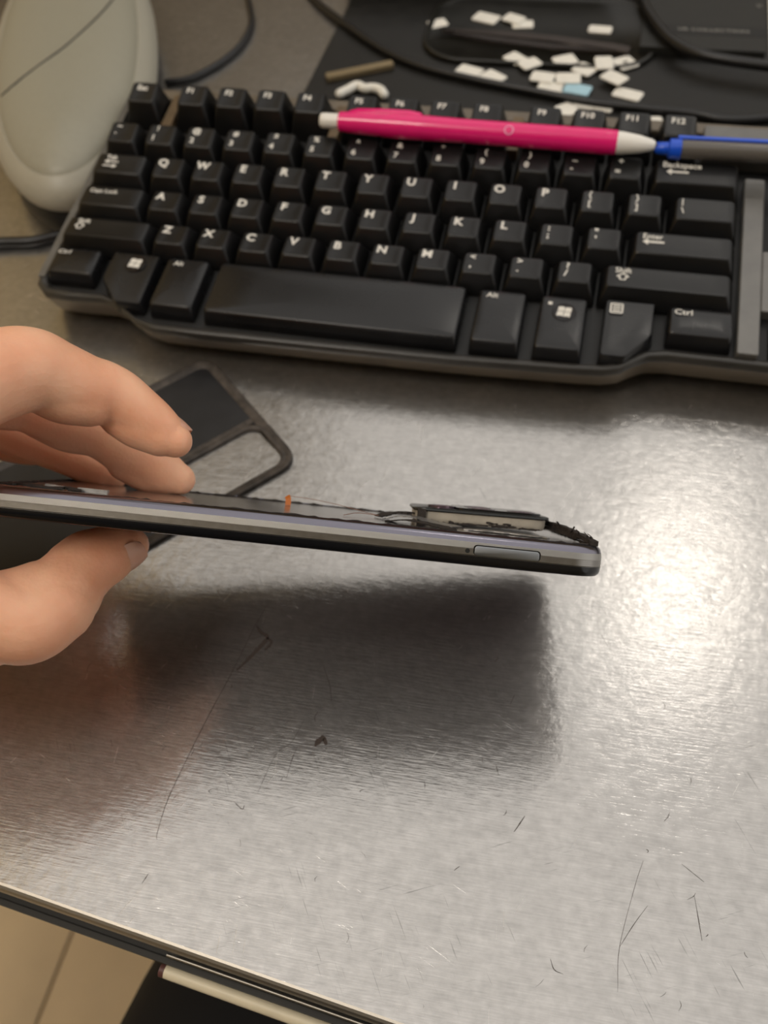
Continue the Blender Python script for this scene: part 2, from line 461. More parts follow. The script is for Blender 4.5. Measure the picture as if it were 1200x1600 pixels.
mark([(475, 1125), (455, 1160), (430, 1180), (402, 1240)], 0.09)
mark([(465, 1165), (455, 1190), (448, 1215)], 0.10)
mark([(365, 1252), (378, 1264), (382, 1258)], 0.12)
mark([(232, 1365), (222, 1380)], 0.11)
mark([(1005, 1345), (992, 1385), (968, 1480), (965, 1550)], 0.07)
mark([(1085, 1400), (1092, 1440), (1097, 1470)], 0.10)
mark([(1012, 1415), (990, 1445), (968, 1480)], 0.08)
mark([(1142, 728), (1155, 716), (1168, 710)], 0.10)
mark([(820, 1275), (810, 1290), (803, 1300)], 0.16)
mark([(860, 1498), (866, 1515), (880, 1522)], 0.10)
mark([(1065, 1350), (1100, 1378)], 0.09)
rs = random.Random(3)
for k in range(46):
    u = rs.uniform(120, 1190); v = rs.uniform(1000, 1570)
    if v > 1380 + 0.36 * u - 20: continue
    a = rs.uniform(0.9, 2.6); l = rs.uniform(5, 18)
    du, dv = math.cos(a) * l, math.sin(a) * l
    mark([(u, v), (u + du * 0.5 + rs.uniform(-4, 4), v + dv * 0.5), (u + du, v + dv)], rs.uniform(0.04, 0.12))

# drawer hung under the table front
def tbl_loc(u, v, z):
    p = on_z(u, v, z); d = p - EA
    return d.dot(EX), -d.x * EX.y + d.y * EX.x
drawer = thing('drawer', 'cream drawer front with rounded pull edge under the steel table', 'drawer', (EA.x, EA.y, -60), rotT)
xa = 49.0
def drw(g): g.v = [(v[0], v[1], v[2] + 60) for v in g.v]; return g
def rod(x0, x1, y, z, ry, rz): return Geo().rings([[(x, y + ry * math.cos(a), z + rz * math.sin(a)) for a in [k * math.pi / 8 for k in range(16)]] for x in (x0, x0 + 0.4, x1)])
drw(rod(xa + 2, 800, -0.1, -10, 0.5, 0.6)).build('steel_runner', M['steel_edge'], drawer, True)
drw(rod(xa, 100, -3.0, -21, 2.1, 2.1)).build('pull_edge', M['cream'], drawer, True)
drw(rod(103, 800, -3.0, -21, 2.1, 2.1)).build('pull_edge', M['cream'], drawer, True)
drw(rod(xa - 1.6, xa, -3.0, -21, 2.1, 2.1)).build('end_cap', M['cream_end'], drawer, True)
drw(Geo().box(xa, 800, 8.5, 300, -70, -32)).build('body', M['dark_rail'], drawer)
drw(Geo().box(xa, 800, -2.6, 9, -24, -22.4)).build('pull_flange', M['dark_rail'], drawer)

# ================================================================== keyboard
U = 19.05
TILT = math.radians(8.0)
rotK = Matrix.Rotation(TILT, 3, 'X')
KO = Vector((0, 0, 31.0537))
keyboard = thing('keyboard', 'black full-size computer keyboard with worn white-lettered keys', 'keyboard', KO, rotK)
PLATE = -2.2
front = [(-3, -80), (-2, -86), (3, -90.5), (15, -91), (30, -90.5), (37, -92.5), (44, -97), (50, -101), (58, -103.2), (75, -103.2), (129, -102.5),
         (181, -101.8), (232, -99.6), (240, -98.8), (246, -97), (251, -93), (256, -89.8), (263, -88.6), (300, -88.8), (395, -89)]
inner = [(1, -80), (1.5, -83), (4, -86.2), (15, -87), (29, -86.8), (35, -88.8), (42, -93.5), (48, -97.4), (57, -99.4), (75, -99.4), (129, -98.8),
         (181, -98.2), (231, -96), (238.5, -95.4), (244, -94), (248.6, -90.6), (254, -86.8), (261.5, -85), (300, -85), (391, -85)]
def hull(z, dx=0, dy=0):
    fr = [(x, y + dy, z) for x, y in front]
    return fr + [(395, 39, z), (388, 43, z), (4, 43, z), (-3, 39, z)]
def flat_z(x, y):   # local height of the table plane under a local point
    return (-KO.z - y * math.sin(TILT)) / math.cos(TILT)
NF = len(front)
def foot_ring(df, dr, up):
    out = []
    for k, (x, y, _) in enumerate(hull(0)):
        yy = y + (df if k < NF else -dr); out.append((x, yy, flat_z(x, yy) + up))
    return out
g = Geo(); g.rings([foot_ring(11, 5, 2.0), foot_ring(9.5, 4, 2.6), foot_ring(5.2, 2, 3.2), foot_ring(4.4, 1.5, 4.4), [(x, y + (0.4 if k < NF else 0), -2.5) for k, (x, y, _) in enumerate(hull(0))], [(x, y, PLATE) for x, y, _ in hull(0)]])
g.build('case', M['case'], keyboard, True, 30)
Geo().rings([[(x, y, z) for x, y in inner] + [(391, 37, z), (1, 37, z)] for z in (PLATE - 0.05, PLATE + 0.12)]).build('key_plate', M['rubber'], keyboard)
# front lip, swept along the wavy edge
sec = []
for (ox, oy), (ix, iy) in zip(front, inner):
    sec.append([(ox, oy, -2.5), (ox, oy, 0.3), (ox * 0.88 + ix * 0.12, oy * 0.88 + iy * 0.12, 0.9), (ox * 0.55 + ix * 0.45, oy * 0.55 + iy * 0.45, 1.1),
                (ox * 0.15 + ix * 0.85, oy * 0.15 + iy * 0.85, 0.5), (ix, iy, -0.6), (ix, iy, -2.5)])
Geo().rings(sec).build('front_lip', M['lip'], keyboard, True, 50)
g = Geo(); g.box(-3, 0.2, -82, 40, PLATE, 1.5); g.build('side_bezel', M['bezel'], keyboard)
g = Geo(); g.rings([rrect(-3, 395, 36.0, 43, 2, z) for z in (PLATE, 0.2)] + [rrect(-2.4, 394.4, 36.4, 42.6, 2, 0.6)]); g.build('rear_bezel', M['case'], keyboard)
for x0, x1 in ((21.6, 26.6), (103.7, 108.3), (186.0, 190.9)):
    bevel_box(x0, x1, 14, 35.8, PLATE, 3.4, 0.5).build('key_gap_island', M['plate'], keyboard)
g = bevel_box(269, 392, 16.5, 36.2, PLATE, 5.0, 1.0); g.build('status_panel', M['bezel'], keyboard)
g = bevel_box(287.3, 295.3, -85.4, 7.5, PLATE, 3.0, 0.8); g.build('divider_bezel', M['bezel'], keyboard)
g = bevel_box(295.3, 356, -64, -33, PLATE, 3.0, 0.8); g.build('divider_bezel', M['bezel'], keyboard)
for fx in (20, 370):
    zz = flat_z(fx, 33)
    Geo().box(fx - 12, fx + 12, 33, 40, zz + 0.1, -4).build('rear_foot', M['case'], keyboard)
for fx in (20, 150, 370):
    zz = flat_z(fx, -72)
    Geo().box(fx - 12, fx + 12, -76, -68, zz + 0.6, zz + 3.5).build('front_foot', M['rubber'], keyboard)

KEY_CACHE = {}
def key_mesh(w, d, h, tilt, kind):
    key = (round(w, 2), round(d, 2), h, tilt, kind)
    if key in KEY_CACHE: return KEY_CACHE[key]
    n = 3
    g = Geo()
    bw, bd = w / 2, d / 2
    if kind == 'norm': tw, td, yo, dish = bw - 3.0, bd - 3.6, 0.7, 0.55
    elif kind == 'wide': tw, td, yo, dish = bw - 2.7, bd - 3.6, 0.7, 0.4
    else: tw, td, yo, dish = bw - 1.0, bd - 1.4, 0.6, -0.9          # convex front row
    def top(ix, iy, dz, r):
        ring = []
        for x, y, z in rrect(-tw + ix, tw - ix, -td + iy, td - iy, r, 0, n):
            c = (x / max(tw, 1)) ** 2 if kind == 'norm' else 0
            zz = h + y * math.tan(tilt) + dz + (dish * c if dish > 0 else 0)
            if dish < 0: zz += dish * (y / td) ** 2
            if kind == 'wide': zz += 0.25 * (y / td) ** 2
            ring.append((x, y + yo, zz))
        return ring
    g.rings([rrect(-bw, bw, -bd, bd, 0.8, PLATE + 0.8, n), rrect(-bw + 0.15, bw - 0.15, -bd + 0.15, bd - 0.15, 0.9, PLATE + 2.0, n),
             top(-0.5, -0.5, -0.9, 1.6), top(0, 0, -0.15, 1.5), top(0.45, 0.45, 0, 1.3), top(tw * 0.35, td * 0.3, 0, 0.8), top(tw * 0.7, td * 0.65, 0, 0.3)])
    me = g.build('keycap', M['space'] if kind == 'front' else M['key'], None, True, 38)
    data = me.data; bpy.data.objects.remove(me)
    KEY_CACHE[key] = data
    return data

def poly(pts): return [(x, y) for x, y in pts], [tuple(range(len(pts)))]
def arrow_left(w, hh=0.5, head=1.7):
    return [poly([(-w / 2, 0), (-w / 2 + 2.2, head), (-w / 2 + 2.2, -head)]), poly([(-w / 2 + 2.0, hh), (w / 2, hh), (w / 2, -hh), (-w / 2 + 2.0, -hh)])]
def flip(parts): return [([(-x, y) for x, y in v], f) for v, f in parts]
def shift(parts, dx, dy): return [([(x + dx, y + dy) for x, y in v], f) for v, f in parts]
def outline(pts, w):
    out = []
    for i in range(len(pts)):
        a = Vector(pts[i]); b = Vector(pts[(i + 1) % len(pts)]); t = (b - a).normalized(); nn = Vector((-t.y, t.x)) * w
        out.append(poly([tuple(a + nn), tuple(b + nn), tuple(b - nn), tuple(a - nn)]))
    return out
SHIFT_ICON = outline([(0, 2.0), (2.3, 0.2), (1.1, 0.2), (1.1, -1.4), (-1.1, -1.4), (-1.1, 0.2), (-2.3, 0.2)], 0.28)
MENU_ICON = outline([(-2.2, -2.4), (2.2, -2.4), (2.2, 2.4), (-2.2, 2.4)], 0.3) + [poly([(-1.5, y), (1.5, y), (1.5, y + 0.7), (-1.5, y + 0.7)]) for y in (-1.7, -0.4, 0.9)]
def flag_icon(s=1.0):
    out = []
    for i in (0, 1):
        for j in (0, 1):
            x0 = (-2.6 + i * 2.75) * s; y0 = (-2.4 + j * 2.45) * s; w = 2.5 * s; hgt = 2.2 * s
            k = [(0, 0), (0.33, -0.12), (0.66, -0.05), (1, 0.1)]
            bot = [(x0 + a * w + y0 * 0.12, y0 + (0.5 - abs(b * 4 + 0.2)) * 0.8 * s + i * -0.2 * s) for a, b in k]
            top_ = [(x + 0.12 * hgt, y + hgt) for x, y in bot]
            out.append(poly(bot + top_[::-1]))
    return out

def key_at(xu, w_u, yc, h, tilt, legends, kind='norm', d=18.2, name='keycap', label=None):
    w = w_u * U - 0.85
    o = link(bpy.data.objects.new(name, key_mesh(w, d, h, tilt, kind)), keyboard)
    xc = (xu + w_u / 2) * U
    o.location = (xc * S, yc * S, 0)
    td = d / 2 - 2.6
    bw = w / 2
    V = Geo()
    for item in legends:
        what, dx, dy = item[0], item[1], item[2]
        if isinstance(what, str):
            v, f = text_geo(what, item[3], item[4] if len(item) > 4 else 0.09)
            parts = [([(x, y) for x, y, _ in v], f)]
        else:
            parts = what
        for v, f in parts:
            vv = []
            for x, y in v:
                X = x + dx; Y = y + dy
                z = h + (Y - 0.7) * math.tan(tilt) + 0.26
                if kind == 'norm': z += 0.55 * min(1.0, (X / max(bw - 3.0, 1)) ** 2)
                elif kind == 'front': z += -0.9 * ((Y - 0.6) / (d / 2 - 1.4)) ** 2
                else: z += 0.25 * ((Y - 0.7) / (d / 2 - 3.6)) ** 2
                vv.append((X, Y, z))
            V.add(vv, f)
    if V.v:
        V.build('legend', M['legend'], o)
    return o

HF, HN, HQ, HA, HZ, HB = 11.6, 9.4, 8.0, 6.6, 6.5, 5.6
tF, tN, tQ, tA, tZ = (math.radians(a) for a in (9, 7, 3, 0, -3))
YF = 25.3
for x0, names in ((11.5, ['Esc']), (36.6, ['F1', 'F2', 'F3', 'F4']), (118.3, ['F5', 'F6', 'F7', 'F8']), (200.9, ['F9', 'F10', 'F11', 'F12'])):
    for k, nm in enumerate(names):
        xu = (x0 + k * U) / U - 0.5
        key_at(xu, 1, YF, HF, tF, [(nm, -1.6 if len(nm) < 3 else -0.8, 3.0, 4.0, 0.12)])
for k, (a, b) in enumerate(zip('`1234567890-=', '~!@#$%^&*()_+')):
    key_at(k, 1, 0, HN, tN, [(b, -2.2, 4.0, 3.9, 0.13), (a, -3.2, -1.5, 4.0, 0.13)])
key_at(13, 2, 0, HN, tN, [('Backspace', -6.0, 3.9, 3.8, 0.08), (arrow_left(9), -7.6, 0.6)], 'wide')
key_at(0, 1.5, -U, HQ, tQ, [('Tab', -4.6, 4.0, 3.4, 0.08), (arrow_left(7, 0.35, 1.2), -4.2, 1.6), (flip(arrow_left(7, 0.35, 1.2)), -4.2, -0.9)], 'wide')
for k, a in enumerate('QWERTYUIOP'):
    key_at(1.5 + k, 1, -U, HQ, tQ, [(a, -2.8, 3.0, 5.6, 0.2)])
for k, (a, b) in enumerate(zip('[]', '{}')):
    key_at(11.5 + k, 1, -U, HQ, tQ, [(b, -3.2, 3.9, 4.2), (a, -3.2, -0.8, 4.2)])
key_at(13.5, 1.5, -U, HQ, tQ, [('|', -9.0, 4.0, 3.6), ('\\', -8.8, -0.6, 4.2)], 'wide')
key_at(0, 1.75, -2 * U, HA, tA, [('Caps Lock', -4.4, 3.4, 3.1, 0.05)], 'wide')
for k, a in enumerate('ASDFGHJKL'):
    key_at(1.75 + k, 1, -2 * U, HA, tA, [(a, -2.8, 3.0, 5.6, 0.2)] + ([([poly([(-2, -0.35), (2, -0.35), (2, 0.35), (-2, 0.35)])], 0, -4.6)] if False else []))
for k, (a, b) in enumerate(zip(';\'', ':"')):
    key_at(10.75 + k, 1, -2 * U, HA, tA, [(b, -3.4, 3.8, 4.4, 0.16), (a, -3.4, -0.2, 4.4, 0.16)])
key_at(12.75, 2.25, -2 * U, HA, tA, [('Enter', -12.0, 3.9, 3.6, 0.05), (arrow_left(8.5), -11.6, 1.2)], 'wide')
key_at(0, 2.25, -3 * U, HZ, tZ, [('Shift', -11.5, 3.9, 3.4, 0.05), (SHIFT_ICON, -12.6, 0.8)], 'wide')
for k, a in enumerate('ZXCVBNM'):
    key_at(2.25 + k, 1, -3 * U, HZ, tZ, [(a, -2.8, 3.0, 5.6, 0.2)])
for k, (a, b) in enumerate(zip(',./', '<>?')):
    key_at(9.25 + k, 1, -3 * U, HZ, tZ, [(b, -3.0, 3.7, 4.2, 0.12), (a, -3.4, -0.6, 4.8, 0.12)])
key_at(12.25, 2.75, -3 * U, HZ, tZ, [('Shift', -17.0, 3.8, 3.6, 0.05), (SHIFT_ICON, -17.0, 0.4)], 'wide')
# front row
def front_key(x0, x1, y0, y1, legends, notch=None):
    w = (x1 - x0 + 2.0) / U + 0.85 / U
    return key_at((x0 - 1.0 - 0.42) / U, w, (y0 + y1) / 2 - 0.6, HB, math.radians(-2.0), legends, 'front', d=(y1 - y0) + 2.8)
front_key(3.0, 22.5, -81.5, -67.5, [('Ctrl', -5.8, 4.6, 3.6, 0.05)])
def notched_key(x0, x1, y0, y1, side, icon):
    """long front-row key whose outer front corner is cut to follow the wavy lip"""
    o = link(bpy.data.objects.new('keycap', bpy.data.meshes.new('keycap')), keyboard)
    xc, yc = (x0 + x1) / 2, (y0 + y1) / 2
    w, d = (x1 - x0) / 2, (y1 - y0) / 2
    half = [(w, d), (w, -d + 12), (w - 1.0, -d + 9.5), (w - 3.6, -d + 6.5), (w - 6.5, -d + 3.2), (w - 8.5, -d + 0.6), (w - 10, -d), (-w + 0.8, -d), (-w, -d + 0.8), (-w, d - 0.8), (-w + 0.8, d), (w - 0.8, d)]
    if side < 0: half = [(-x, y) for x, y in half][::-1]
    def ring(off, z, curve=0.0):
        out = []
        for x, y in half:
            L = math.hypot(x, y); k = (L - off) / L
            out.append((x * k, y * k, z + curve * (y / d) ** 2))
        return out
    gg = Geo(); gg.rings([ring(-1.0, PLATE + 0.8), ring(-0.7, PLATE + 2), ring(-0.2, HB - 0.9, -0.8), ring(0.3, HB - 0.1, -0.8), ring(1.0, HB, -0.8), ring(5, HB, -0.8)])
    tmp = gg.build('keycap', M['space'], None, True, 38); o.data = tmp.data; bpy.data.objects.remove(tmp)
    o.location = (xc * S, yc * S, 0)
    V = Geo()
    for v, f in icon: V.add([(x, y, HB + 0.16 - 0.8 * (y / d) ** 2) for x, y in v], f)
    if V.v: V.build('legend', M['legend'], o)
    return o
def logo_dimple(o, x, y):
    ring_ = []
    for r, z in ((4.6, 0.05), (4.4, 0.3), (3.9, 0.3), (3.7, 0.08)):
        ring_.append([(x + r * math.cos(2 * math.pi * k / 24), y + r * math.sin(2 * math.pi * k / 24), HB + z - 0.8 * (y / 13) ** 2) for k in range(24)])
    Geo().rings(ring_, cap0=False).build('logo_ring', M['logo_ring'], o, True)
    V = Geo()
    for v, f in flag_icon(0.98): V.add([(x + px_, y + py_, HB + 0.24 - 0.8 * (y / 13) ** 2) for px_, py_ in v], f)
    V.build('logo_flag', M['legend'], o)
k1 = notched_key(29.5, 50.0, -94, -67.5, -1, [])
logo_dimple(k1, 1.2, 7.4)
front_key(54.5, 72.0, -93.5, -67.5, [('Alt', -3.4, 10.4, 3.6, 0.05)])
front_key(78.5, 182.0, -94, -67.5, [])
front_key(188.6, 206.2, -94, -67.8, [('Alt', -4.0, 10.6, 3.8, 0.05)])
k2 = front_key(213.2, 230, -94, -67.8, [([poly([(-0.8 + 0.0, -0.8), (0.8, -0.8), (0.8, 0.8), (-0.8, 0.8)])], -5.2, 9.4)])
logo_dimple(k2, 0.6, 5.2)
notched_key(237.8, 255.8, -94.4, -67.2, 1, shift(MENU_ICON, -5.0, 9.2))
front_key(262.3, 284.6, -80.8, -67.4, [('Ctrl', -6.6, 4.2, 4.2, 0.06)])
# navigation and arrow keys at the right end of the board
for i in range(3):
    for j in range(2):
        key_at((299.0 + i * U) / U, 1, -2 - j * U, HN if j == 0 else HQ, tN, [])
for i in range(3):
    key_at((299.0 + i * U) / U, 1, -76, HB, 0, [])

# ================================================================== pens on the keyboard
def along(p0, p1):
    d = (p1 - p0).normalized(); y = Vector((0, 0, 1)).cross(d).normalized(); z = d.cross(y)
    return Matrix((d, y, z)).transposed()
def kbw(x, y, z): return rotK @ Vector((x, y, z)) + KO
p0 = kbw(104, 9.2, 16.4); p1 = kbw(249, 8.0, 15.9)
pen = thing('pink_pen', 'bright pink ballpoint pen with white ends lying across the keyboard', 'pen', p0, along(p0, p1))
Geo().rings(lathe_x([(0, 2.4), (0.4, 3.0), (2, 3.2), (8.5, 3.3), (9, 3.3)])).build('push_button', M['white_plastic'], pen, True, 50)
Geo().rings(lathe_x([(8.6, 3.6), (9, 4.2), (20, 4.7), (38, 5.3), (52, 5.1), (66, 4.9), (100, 5.0), (124, 5.1), (128.6, 4.9), (129, 4.6)])).build('barrel', M['pink'], pen, True, 50)
clip = Geo(); path = [(14, 0, 3.6), (17, 0.2, 4.4), (28, 0.4, 5.0), (40, 0.6, 5.0), (44, 0.6, 4.4)]
clip.rings(tube([(x, y + 1.6, z) for x, y, z in path], 1.9, 8, (True, True), 0.45, upv=(0, 0, 1)))
clip.build('clip', M['pink'], pen, True)
Geo().rings(lathe_x([(129, 4.6), (131, 4.5), (138, 3.6), (143, 2.4), (144.5, 1.6)])).build('tip_cone', M['white_plastic'], pen, True, 50)
V = []; F = []
for i in range(20):
    a = 2 * math.pi * i / 20
    for r in (1.5, 2.1):
        ph = math.radians(-38) + r * math.sin(a) / 5.05
        V.append((84 + r * math.cos(a), 5.06 * math.sin(ph), 5.06 * math.cos(ph)))
for i in range(20):
    j = (i + 1) % 20; F.append((2 * i, 2 * j, 2 * j + 1, 2 * i + 1))
mesh_obj('print_mark', V, F, M['pink_pale'], pen)
Geo().rings(lathe_x([(144.5, 1.0), (146, 0.8), (147, 0.4)])).build('point', M['tweezer'], pen, True)
p0 = kbw(248.5, 8.2, 14.5); p1 = kbw(400, 12.0, 14.5)
bpen = thing('blue_pen', 'blue-tipped grey pen at the right edge, touching the pink pen tip', 'pen', p0, along(p0, p1))
Geo().rings(lathe_x([(0, 1.6), (0.8, 2.3), (4, 2.6), (5.5, 2.7)])).build('tip', M['blue'], bpen, True, 50)
Geo().rings(lathe_x([(5.5, 3.2), (6, 4.0), (10.4, 4.2), (10.6, 3.9)])).build('collar', M['blue'], bpen, True, 50)
Geo().rings(lathe_x([(10.4, 3.6), (12, 3.8), (140, 3.8), (141, 3.4)])).build('barrel', M['pen_grey'], bpen, True, 50)
g = Geo(); g.rings([[(x, 3.0 + dy, 2.6 + dz) for dy, dz in ((-0.9, 0), (0.9, 0), (0.9, 1.3), (-0.9, 1.3))] for x in (9, 46)])
g.build('clip', M['blue'], bpen)

# ================================================================== oval grey device, left of the keyboard
dev = thing('oval_device', 'large oval grey plastic device with a curved seam, left of keyboard', 'device', (-69, 102, 0), Matrix.Rotation(math.radians(23), 3, 'Z'))
A_, B_ = 46.5, 142.0
def oval(k, z, n=56, p=2.1, ox=0.0):
    out = []
    for i in range(n):
        a = 2 * math.pi * i / n; c, s_ = math.cos(a), math.sin(a)
        x = math.copysign(abs(c) ** (2 / p), c) * (A_ - k); y = math.copysign(abs(s_) ** (2 / p), s_) * (B_ - k)
        out.append((x + ox, y, z))
    return out
Geo().rings([oval(4, 0), oval(3, 1.5), oval(2.4, 8), oval(3.4, 12.6)]).build('base', M['rubber'], dev, True, 40)
Geo().rings([oval(4, 12.5), oval(1.2, 15), oval(0, 19), oval(0.6, 22.5), oval(3.5, 26.5), oval(7.6, 29.4), oval(8.2, 29.2)]).build('rim', M['grey_rim'], dev, True, 40)
Geo().rings([oval(8.0, 28.6), oval(8.6, 29.8), oval(12, 32.2), oval(18, 35), oval(26, 37), oval(34, 38.2), oval(39, 38.5)]).build('top_shell', M['grey_plastic'], dev, True, 60)
def dome_z(x, y):
    best = 0.0
    for k, z in ((8.6, 29.8), (12, 32.2), (18, 35), (26, 37), (34, 38.2), (39, 38.5)):
        a, b = A_ - k, B_ - k
        if (abs(x) / a) ** 2.1 + (abs(y) / b) ** 2.1 <= 1.0: best = z
    return best
# ellipse parameter -> smooth height
def dome_h(x, y):
    lo, hi = 8.0, 40.5
    for _ in range(30):
        k = (lo + hi) / 2
        if (abs(x) / (A_ - k)) ** 2.1 + (abs(y) / (B_ - k)) ** 2.1 <= 1: lo = k
        else: hi = k
    tab = [(8.0, 28.6), (8.6, 29.8), (12, 32.2), (18, 35), (26, 37), (34, 38.2), (41, 38.6)]
    for (a, za), (b, zb) in zip(tab, tab[1:]):
        if a <= lo <= b: return za + (zb - za) * (lo - a) / (b - a)
    return 38.5
def dev_loc(u, v, z):
    return (dev.matrix_world.inverted() @ (on_z(u, v, z) * S)) / S
seam = []
for u, v in ((2, 151), (18, 136), (40, 118), (70, 96), (100, 74), (130, 48), (155, 24), (174, 2), (184, -14)):
    p = dev_loc(u, v, 34)
    for _ in range(4):
        z = dome_h(p.x, p.y); p = dev_loc(u, v, z)
    seam.append((p.x, p.y, z + 0.1))
g = Geo(); g.rings(tube(catmull(seam, 5), 0.55, 6)); g.build('seam', M['seam'], dev, True)
def cable(pts, r, label, rz=None, z=None):
    P = [(*on_z(u, v, (z or r))[:2], zz if zz is not None else r) for u, v, zz in pts]
    o = tube_obj('cable', catmull(P, 8), r, M['cable'], None, 8)
    return tag(o, label, 'cable')
cable([(375, -40, None), (388, 0, None), (393, 35, None), (378, 68, None), (345, 97, None), (298, 122, None), (262, 128, None)], 2.0, 'thin black cable looping on the table behind the escape key')
cable([(-40, 385, None), (0, 379, None), (50, 377, None), (92, 368, None)], 2.6, 'short black cable running under the oval device toward the keyboard')

# ================================================================== clutter behind the keyboard
matp = thing('work_mat', 'thin black work mat lying behind the keyboard', 'mat', (0, 0, 0))
g = Geo(); g.rings([rrect(60, 420, 92, 300, 3, z) for z in (0.02, 1.0)] + [rrect(60.4, 419.6, 92.4, 299.6, 3, 1.3)])
g.build('sheet', M['mat_black'], matp)
MZ = 1.32
tray = thing('parts_tray', 'shallow black rounded tray holding white chips on the mat', 'tray', (182, 186, MZ))
def tr(k, z): return rrect(-67 + k, 66 - k, -37 + k, 42 - k, 26, z, 8)
Geo().rings([tr(0.6, 0), tr(0, 0.6), tr(0, 2.2), tr(0.5, 2.7), tr(1.6, 2.7), tr(2.2, 2.1), tr(3.2, 0.9)]).build('body', M['tray'], tray, True, 60)
TRZ = MZ + 0.92
bx = thing('black_box', 'flat black box at the top edge behind the tweezers', 'box', (140, 240, MZ))
g = bevel_box(-85, 73, -9, 60, 0, 26, 1.2); 
g.v = [(v[0], v[1] - 0, v[2]) for v in g.v]
bx.location = (140 * S, 236 * S, MZ * S)
g.build('body', M['rubber'], bx)
bt = thing('printed_box', 'flat black printed box under the thick cable, top right corner', 'box', (278, 215, MZ))
bevel_box(-40, 27, -46, 70, 0, 5.0, 0.8).build('body', M['box_black'], bt)
Geo().box(-36, 27, -30.5, -20.5, 5.0, 5.12).build('dark_band', M['strip'], bt)
v, f = text_geo('VR COLLECTION', 4.4, 0.02)
w_ = max(p[0] for p in v) - min(p[0] for p in v)
g = Geo(); g.add([((x) * 38.5 / w_ - 1.2, y * 0.9 - 25.4, 5.2) for x, y, _ in v], f); g.build('lettering', M['print'], bt)
g = Geo(); g.add([(24 + x * 0.9, 5 + y, 5.2) for x, y, _ in text_geo('V.', 5.0)[0]], text_geo('V.', 5.0)[1]); g.build('lettering', M['print'], bt)
pp = tag(Geo().box(308, 400, 172, 290, MZ, MZ + 0.6).build('paper_sheet', M['paper']), 'pale sheet of paper at the top right edge beside the printed box', 'paper')
c1 = cable([(470, -30, None), (492, 0, None), (545, 45, 3.6), (600, 82, 3.6), (660, 108, 3.6), (740, 128, 3.6), (830, 146, 3.6), (920, 163, 3.6), (1010, 174, 3.6), (1085, 182, 3.6), (1150, 192, 3.6), (1260, 180, 3.6)], 2.2, 'black cable curving along the front of the mat behind the function keys')
c2 = cable([(985, -60, 9.5), (1004, 0, 9.5), (1020, 30, 9.5), (1048, 62, 9.5), (1085, 82, 9.5), (1130, 93, 9.5), (1200, 103, 9.5), (1280, 112, 9.5)], 3.0, 'thick black cable crossing the printed box at top right', z=9.5)

# tweezers
a = on_z(690, 44, 6); b = on_z(984, 76, 6)
tw = thing('tweezers', 'dark steel tweezers lying on the parts tray among white chips', 'tweezers', (a.x, a.y, TRZ + 2.2), along(Vector((a.x, a.y, 0)), Vector((b.x, b.y, 0))))
Ltw = (b - a).length
for sgn in (-1, 1):
    g = Geo(); rr = []
    for t in (0, 0.08, 0.3, 0.6, 0.9, 1.0):
        wv = 0.5 + 2.6 * min(1, t * 3) * (1.0 if t < 0.95 else 0.8); off = sgn * (0.35 + 2.1 * math.sin(math.pi * min(1, t * 0.93)) ** 0.8)
        rr.append([(t * Ltw, -wv, off - 0.5), (t * Ltw, wv, off - 0.5), (t * Ltw, wv, off + 0.5), (t * Ltw, -wv, off + 0.5)])
    g.rings(rr); g.build('arm', M['tweezer'], tw)

a = on_z(510, 119, 4); b = on_z(614, 98, 4)
bar = thing('metal_bar', 'short tan metal bar lying on the mat behind the function keys', 'metal bar', (a.x, a.y, MZ + 0.05), along(Vector((a.x, a.y, 0)), Vector((b.x, b.y, 0))))
bevel_box(0, (b - a).length, -2.2, 3.2, 0, 3.0, 0.5).build('body', M['brass_bar'], bar)

